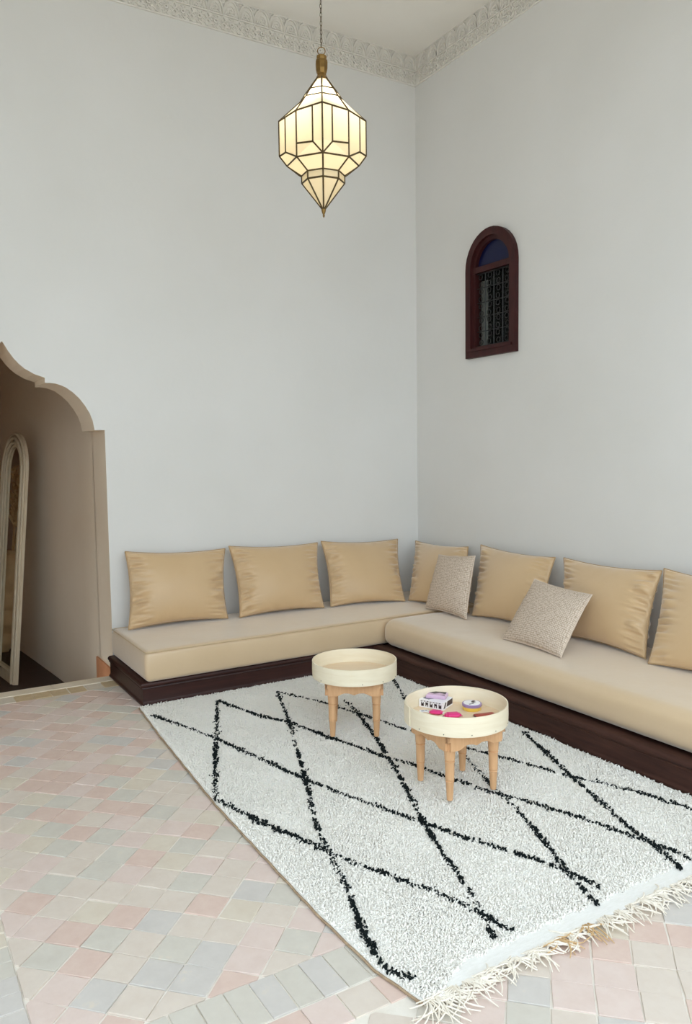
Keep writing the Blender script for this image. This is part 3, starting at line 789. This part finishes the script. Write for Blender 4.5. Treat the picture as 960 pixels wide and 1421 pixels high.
# things in the near tray
TOP = TZ+.304+.0005
M_white_card = simple('white_card', lin(238,236,238), .35); M_ink = simple('dark_plum_ink', lin(52,34,40), .4); M_pinkink = simple('lilac_ink', lin(204,172,198), .4)
M_rose = simple('pink_foil', lin(226,52,128), .3); M_yellow = simple('yellow_tin', lin(232,196,84), .3); M_purple = simple('lilac_rim', lin(150,126,168), .35)
M_red = simple('russet_wrapper', lin(168,66,52), .35); M_cream = simple('cream_paper', lin(236,226,190), .5); M_greyink = simple('grey_ink', lin(128,126,138), .5)
bx = empty('candy_box', (-1.742, -2.495, TOP), math.radians(-63)); tag(bx, 'white candy box with dark plum printing standing in the near tray', 'box')
BW, BD, BH = .061, .052, .034
mb = MB(); mb.box(-BW, BW, -BD, BD, 0, BH); mb.build('carton', M_white_card, bx)
mb = MB(); random_marks = random.Random(3)
for k in range(5):          # dark block letters too small to read, along the long side
    x = -BW+.012+k*.022; wv = .015
    mb.box(x, x+.004, -BD-.0008, -BD, .006, .025); mb.box(x+.009, x+.013, -BD-.0008, -BD, .006, .023)
    mb.box(x, x+.013, -BD-.0008, -BD, random_marks.choice((.006, .014)), random_marks.choice((.018, .024)))
for k in range(7): mb.box(-BW+.01+k*.015, -BW+.019+k*.015, -BD-.0008, -BD, .028, .031)
mb.build('side_print', M_ink, bx)
mb = MB()
mb.prism([(-BD+.004, .006), (-BD+.02, .006), (-BD+.034, .028), (-BD+.024, .031)], 0, .0008, 0, Matrix.Translation((BW, 0, 0))@Matrix(((0,0,1,0),(1,0,0,0),(0,1,0,0),(0,0,0,1))))
mb.prism([(-BD+.036, .008), (BD-.004, .006), (BD-.004, .031), (-BD+.046, .030)], 0, .0008, 0, Matrix.Translation((BW, 0, 0))@Matrix(((0,0,1,0),(1,0,0,0),(0,1,0,0),(0,0,0,1))))
mb.build('end_print', M_ink, bx)
mb = MB(); mb.prism([(-.05, -.03), (-.02, -.034), (0, -.008), (-.03, .02), (-.052, .006)], BH, BH+.0008); mb.build('top_print', M_greyink, bx)
fl = empty('candy_packet', (-1.728, -2.485, TOP+BH+.0015), math.radians(-48)); tag(fl, 'flat lilac and dark packet lying on top of the candy box', 'packet')
mb = MB(); mb.prism([(-.046, -.03), (.046, -.032), (.048, .03), (-.044, .032)], 0, .016, 0, None, .006); mb.build('wrapper', M_pinkink, fl)
mb = MB(); mb.prism([(-.040, .006), (-.01, -.008), (.012, .010), (.041, -.004), (.041, .025), (-.039, .026)], .016, .0166); mb.prism([(.02, -.024), (.040, -.025), (.040, -.012)], .016, .0166); mb.build('print', M_ink, fl)
tn = empty('candy_tin', (-1.640, -2.628, TOP)); tag(tn, 'round yellow tin with lilac rim and white lid', 'tin')
mb = MB(); mb.lathe([(.040, 0), (.042, .003), (.042, .019)], 32); mb.build('body', M_yellow, tn, True)
mb = MB(); mb.lathe([(.0435, .017), (.0445, .019), (.0445, .028), (.0425, .030)], 32); l_ = mb.build('lid', M_purple, tn, True)
mb = MB(); mb.lathe([(.038, .030), (.0375, .0308)], 32); mb.build('lid_label', M_white_card, l_)
mb = MB()
mb.prism([(0, .004), (.012, .018), (.024, .020), (.03, .01), (.018, .006), (.022, -.004), (.006, -.006)], .0308, .0313)
for k in range(4): mb.box(-.026+k*.007, -.021+k*.007, -.016, -.008, .0308, .0313)
mb.build('lid_print', M_ink, l_)
def sweet(name, x, y, rz, lx_, ly_, h, mat, label, mat2=None):
    o = empty(name, (x, y, TOP), rz); tag(o, label, 'sweet', 'wrapped sweets in the tray')
    mb = rounded_box(lx_, ly_, h/2, h*.35, 6, 4); mb.v = [(a, b, c+h/2) for a, b, c in mb.v]
    b_ = mb.build('wrapper', mat, o, True); weld(b_.data)
    for s in (-1, 1):
        mb = MB(); P = [(s*lx_*.96, -ly_*.3), (s*(lx_+.014), -ly_*.9), (s*(lx_+.011), 0), (s*(lx_+.014), ly_*.9), (s*lx_*.96, ly_*.3)]
        mb.prism(P if s > 0 else list(reversed(P)), h*.3, h*.3+.002); mb.build('twist', mat2 or mat, o)
sweet('wrapped_sweet', -1.777, -2.662, math.radians(-25), .027, .016, .02, M_rose, 'bright pink wrapped sweet at the front of the tray')
sweet('wrapped_sweet', -1.812, -2.588, math.radians(-50), .022, .013, .016, M_rose, 'smaller pink and white sweet beside the candy box', M_white_card)
sweet('chocolate_bar', -1.655, -2.735, math.radians(-15), .040, .014, .013, M_red, 'russet wrapped chocolate bar in front of the tin', M_ink)
x, y = -1.806, -2.634; o = empty('paper_slip', (x, y, TOP), .4); tag(o, 'cream printed paper slip between the pink sweets', 'paper')
mb = MB(); mb.prism([(-.022, -.014), (.02, -.016), (.024, .012), (-.02, .016)], .0006, .003); mb.build('sheet', M_cream, o)
mb = MB()
for k in range(3): mb.box(-.014+.01*k, -.009+.01*k, -.008+.004*k, .0+.004*k, .003, .0034)
mb.build('print', M_ink, o)
x, y = -1.838, -2.535; o = empty('paper_slip', (x, y, TOP), -.5); tag(o, 'small grey and white paper slip left of the candy box front', 'paper')
mb = MB(); mb.prism([(-.02, -.012), (.02, -.012), (.02, .012), (-.02, .012)], .0006, .004); mb.build('sheet', M_white_card, o)
mb = MB(); mb.box(-.014, .0, -.008, .002, .004, .0044); mb.box(.004, .014, -.002, .008, .004, .0044); mb.build('print', M_greyink, o)

# ------------------------------------------------------------------ lantern
LX, LY = -1.895, -1.792
lan = empty('pendant_lantern', (LX, LY, CEIL)); tag(lan, 'lit milk-glass and brass lantern hanging on a chain', 'lantern')
lrot = math.atan2(CAM.y-LY, CAM.x-LX)
zc = lambda q: q-CEIL
R8, RI = .217, .217*.825
def pt(k, r0, r1, zz):      # eight points, even ones prominent corners
    a = lrot+k*PI/4; r = r0 if k % 2 == 0 else r1; return Vector((r*math.cos(a), r*math.sin(a), zc(zz)))
levels = [(3.353, .028, .028), (3.285, .079, .079), (3.240, .110, .110), (3.151, R8, RI), (2.934, .180, RI), (2.886, .107, .107), (2.849, .107, .107), (2.722, .006, .006)]
ringp = [[pt(k, r0, r1, zz) for k in range(8)] for zz, r0, r1 in levels]
edges = []; panes = []
for li in range(len(levels)):
    for k in range(8): edges.append((ringp[li][k], ringp[li][(k+1) % 8]))
for li in range(len(levels)-1):
    for k in range(8):
        a, b, c, d = ringp[li][k], ringp[li][(k+1) % 8], ringp[li+1][(k+1) % 8], ringp[li+1][k]
        if li == 3:
            e = (k % 2 == 0); top_p, top_r = (a, b) if e else (b, a); E_, bot_r = (d, c) if e else (c, d)
            C_ = Vector((top_p.x, top_p.y, zc(2.982))); s_top = top_p.lerp(top_r, .37)
            s_low = Vector((s_top.x, s_top.y, zc(2.984))); r_low = Vector((top_r.x, top_r.y, zc(2.997)))
            prominent = k if e else (k+1) % 8
            panes += [[top_p, s_top, s_low, C_], [C_, s_low, E_]]
            edges += [(s_top, s_low), (top_p, C_), (C_, E_), (top_r, bot_r)]
            if prominent in (0, 4): panes += [[s_top, top_r, r_low, s_low], [s_low, r_low, bot_r, E_]]; edges += [(s_low, r_low), (s_low, E_)]
            else: panes += [[s_top, top_r, bot_r, s_low], [s_low, bot_r, E_]]; edges += [(s_low, bot_r), (s_low, C_)]
        else:
            panes.append([a, b, c, d]); edges.append((a, d))
cm = MB(); seen = set()
for a, b in edges:
    key = tuple(sorted((tuple(round(t, 4) for t in a), tuple(round(t, 4) for t in b))))
    if key in seen or (a-b).length < 1e-4: continue
    seen.add(key); cm.tube([a, b], .0043, 6)
cm.build('came_frame', M_came, lan, True)
for P in panes:
    c = sum(P, Vector())/len(P)
    mb = MB(); mb.add([p.lerp(c, .004) for p in P], [tuple(range(len(P)))]); mb.build('glass_pane', M_milk, lan)
mb = MB(); T_ = Matrix.Translation((0, 0, 0))
mb.lathe([(.006, zc(2.726)), (.012, zc(2.722)), (.010, zc(2.71)), (.004, zc(2.695)), (.006, zc(2.69)), (.001, zc(2.680))], 10); mb.build('finial', M_brass, lan, True)
mb = MB(); mb.lathe([(.036, zc(3.345)), (.031, zc(3.356)), (.025, zc(3.366)), (.022, zc(3.378)), (.026, zc(3.384)), (.030, zc(3.40)), (.031, zc(3.43)), (.0295, zc(3.442)), (.0245, zc(3.446)), (.026, zc(3.450)), (.026, zc(3.462)), (.019, zc(3.466)), (.004, zc(3.468))], 8); mb.build('brass_neck', M_brass, lan)
mb = MB(); mb.tube([(.019*math.cos(a)*math.sin(lrot), -.019*math.cos(a)*math.cos(lrot), zc(3.487)+.019*math.sin(a)) for a in [2*PI*k/20 for k in range(20)]], .0022, 6, 0, True); mb.build('ring', M_brass, lan, True)
mb = MB(); zz = 3.504; k = 0
while zz < CEIL-.03:
    a = lrot+k*PI/2+.5; u = Vector((math.cos(a), math.sin(a), 0))
    pts = [Vector((0, 0, zc(zz+.012)))+u*.0048*math.cos(t)+Vector((0, 0, .0125*math.sin(t))) for t in [2*PI*q/10 for q in range(10)]]
    mb.tube(pts, .0016, 5, 0, True); zz += .0205; k += 1
mb.build('chain', M_came, lan, True)
mb = MB(); mb.lathe([(.006, -.035), (.03, -.018), (.045, 0)], 16); mb.build('ceiling_cap', M_brass, lan, True)
mb = MB(); mb.lathe([(.014, zc(3.34)), (.016, zc(3.28)), (.014, zc(3.262))], 12); mb.build('lamp_holder', M_came, lan, True)
t = NT('bulb_glow'); t.b.inputs['Emission Color'].default_value = (1, .96, .88, 1); t.b.inputs['Emission Strength'].default_value = 100
mb = MB(); mb.lathe([(.012, zc(3.262)), (.020, zc(3.245)), (.029, zc(3.22)), (.030, zc(3.205)), (.024, zc(3.188)), (.010, zc(3.178)), (.002, zc(3.176))], 14); mb.build('bulb', t.m, lan, True)

# ------------------------------------------------------------------ leaning mirror and vase in the alcove
mir = empty('arched_mirror', (-2.955, 1.60, NF)); tag(mir, 'tall arched mirror in ribbed whitewashed frame leaning inside the archway', 'mirror')
along = Vector((-.134, .991, 0)).normalized(); up = Vector((.092, 0, 1)); up = (up-along*up.dot(along)).normalized(); nrm = along.cross(up).normalized()   # faces into the alcove
if nrm.x > 0: nrm = -nrm
MWd, MH = .66, 2.11
def mp(s, h, d): return along*s+up*h+nrm*d
def mpath(ins, n=24):
    r = MWd/2-ins; c = MWd/2; sp_ = MH-MWd/2
    return [(c-r, ins*.0+.0)]+[(c-r, sp_*k/6) for k in range(1, 6)]+[(c-r*math.cos(PI*k/n), sp_+r*math.sin(PI*k/n)) for k in range(n+1)]+[(c+r, sp_*(6-k)/6) for k in range(1, 6)]+[(c+r, 0)]
for ins, rad, dep in ((.014, .0135, .030), (.050, .0135, .040), (.086, .0135, .034), (.112, .009, .022)):
    mb = MB(); P = mpath(ins); mb.tube([mp(s, h+.001, dep) for s, h in P], rad, 10)
    mb.build('frame_moulding', M_whitewash, mir, True)
mb = MB(); O_, I_ = mpath(0), mpath(.120); n = len(O_)
V = [mp(s, h, d) for L, d in ((O_, 0), (O_, .022), (I_, .014), (I_, 0)) for s, h in L]
mb.add(V, [(q*n+i, q*n+i+1, ((q+1) % 4)*n+i+1, ((q+1) % 4)*n+i) for q in range(4) for i in range(n-1)]+[(0, n, 2*n, 3*n), (n-1, 4*n-1, 3*n-1, 2*n-1)])
mb.build('frame_board', M_whitewash, mir)
mb = MB()
for h0, h1 in ((0, .09),):
    V = [mp(s, h, d) for d in (0, .045) for s, h in ((.09, h0), (MWd-.09, h0), (MWd-.09, h1), (.09, h1))]
    mb.add(V, [(0,1,2,3), (7,6,5,4), (0,4,5,1), (1,5,6,2), (2,6,7,3), (3,7,4,0)])
mb.build('bottom_rail', M_whitewash, mir)
G_ = mpath(.118); n = len(G_)
mb = MB(); mb.add([mp(s, h+.0, d) for d in (.008, .014) for s, h in G_], [tuple(range(n)), tuple(reversed(range(n, 2*n)))]+[(i, (i+1) % n, n+(i+1) % n, n+i) for i in range(n)])
mb.build('mirror_glass', M_mirror, mir)
VX, VY = -3.45, 3.1
vas = empty('floor_vase', (VX, VY, NF)); tag(vas, 'tan stacked-bubble floor vase holding pampas, seen in the alcove mirror', 'vase')
prof = [(.10, 0)]
for k, r in enumerate((.15, .16, .15, .135, .115)):
    z0 = .02+k*.19
    prof += [(.085+(r-.085)*math.sin(PI*q/8)**.7, z0+.19*q/8) for q in range(1, 8)]
prof += [(.07, .98), (.08, 1.02), (.06, 1.02)]
mb = MB(); mb.lathe(prof, 24); mb.build('body', M_vase, vas, True)
pam = empty('pampas_grass', (VX, VY, NF+1.0)); tag(pam, 'dried tan pampas plumes standing in the floor vase', 'dried grass')
for k in range(7):
    a = 2*PI*k/7; lean = rnd.uniform(.06, .20); h = rnd.uniform(.75, 1.0)
    S = [Vector((math.cos(a)*lean*t*t, math.sin(a)*lean*t*t, -.3+(h+.3)*t)) for t in [q/8 for q in range(9)]]
    mb = MB(); mb.tube(S, .004, 5); mb.build('stem', M_pampas, pam, True)
    mb = MB()
    for q in range(150):
        t = rnd.uniform(.5, 1); i = min(7, int(t*8)); p = S[i].lerp(S[i+1], t*8-i); th = rnd.uniform(0, 2*PI); L = .10*(1.15-t)*2+.02
        d = Vector((math.cos(th)*.5, math.sin(th)*.5, 1)).normalized(); side = d.orthogonal().normalized()*.004
        e = p+d*L*.6+Vector((math.cos(th), math.sin(th), 0))*L*.15; f = e+Vector((math.cos(th), math.sin(th), -.4))*L*.2
        mb.add([p-side, p+side, e+side, e-side, f], [(0,1,2,3), (3,2,4)])
    mb.build('plume', M_pampas, pam)
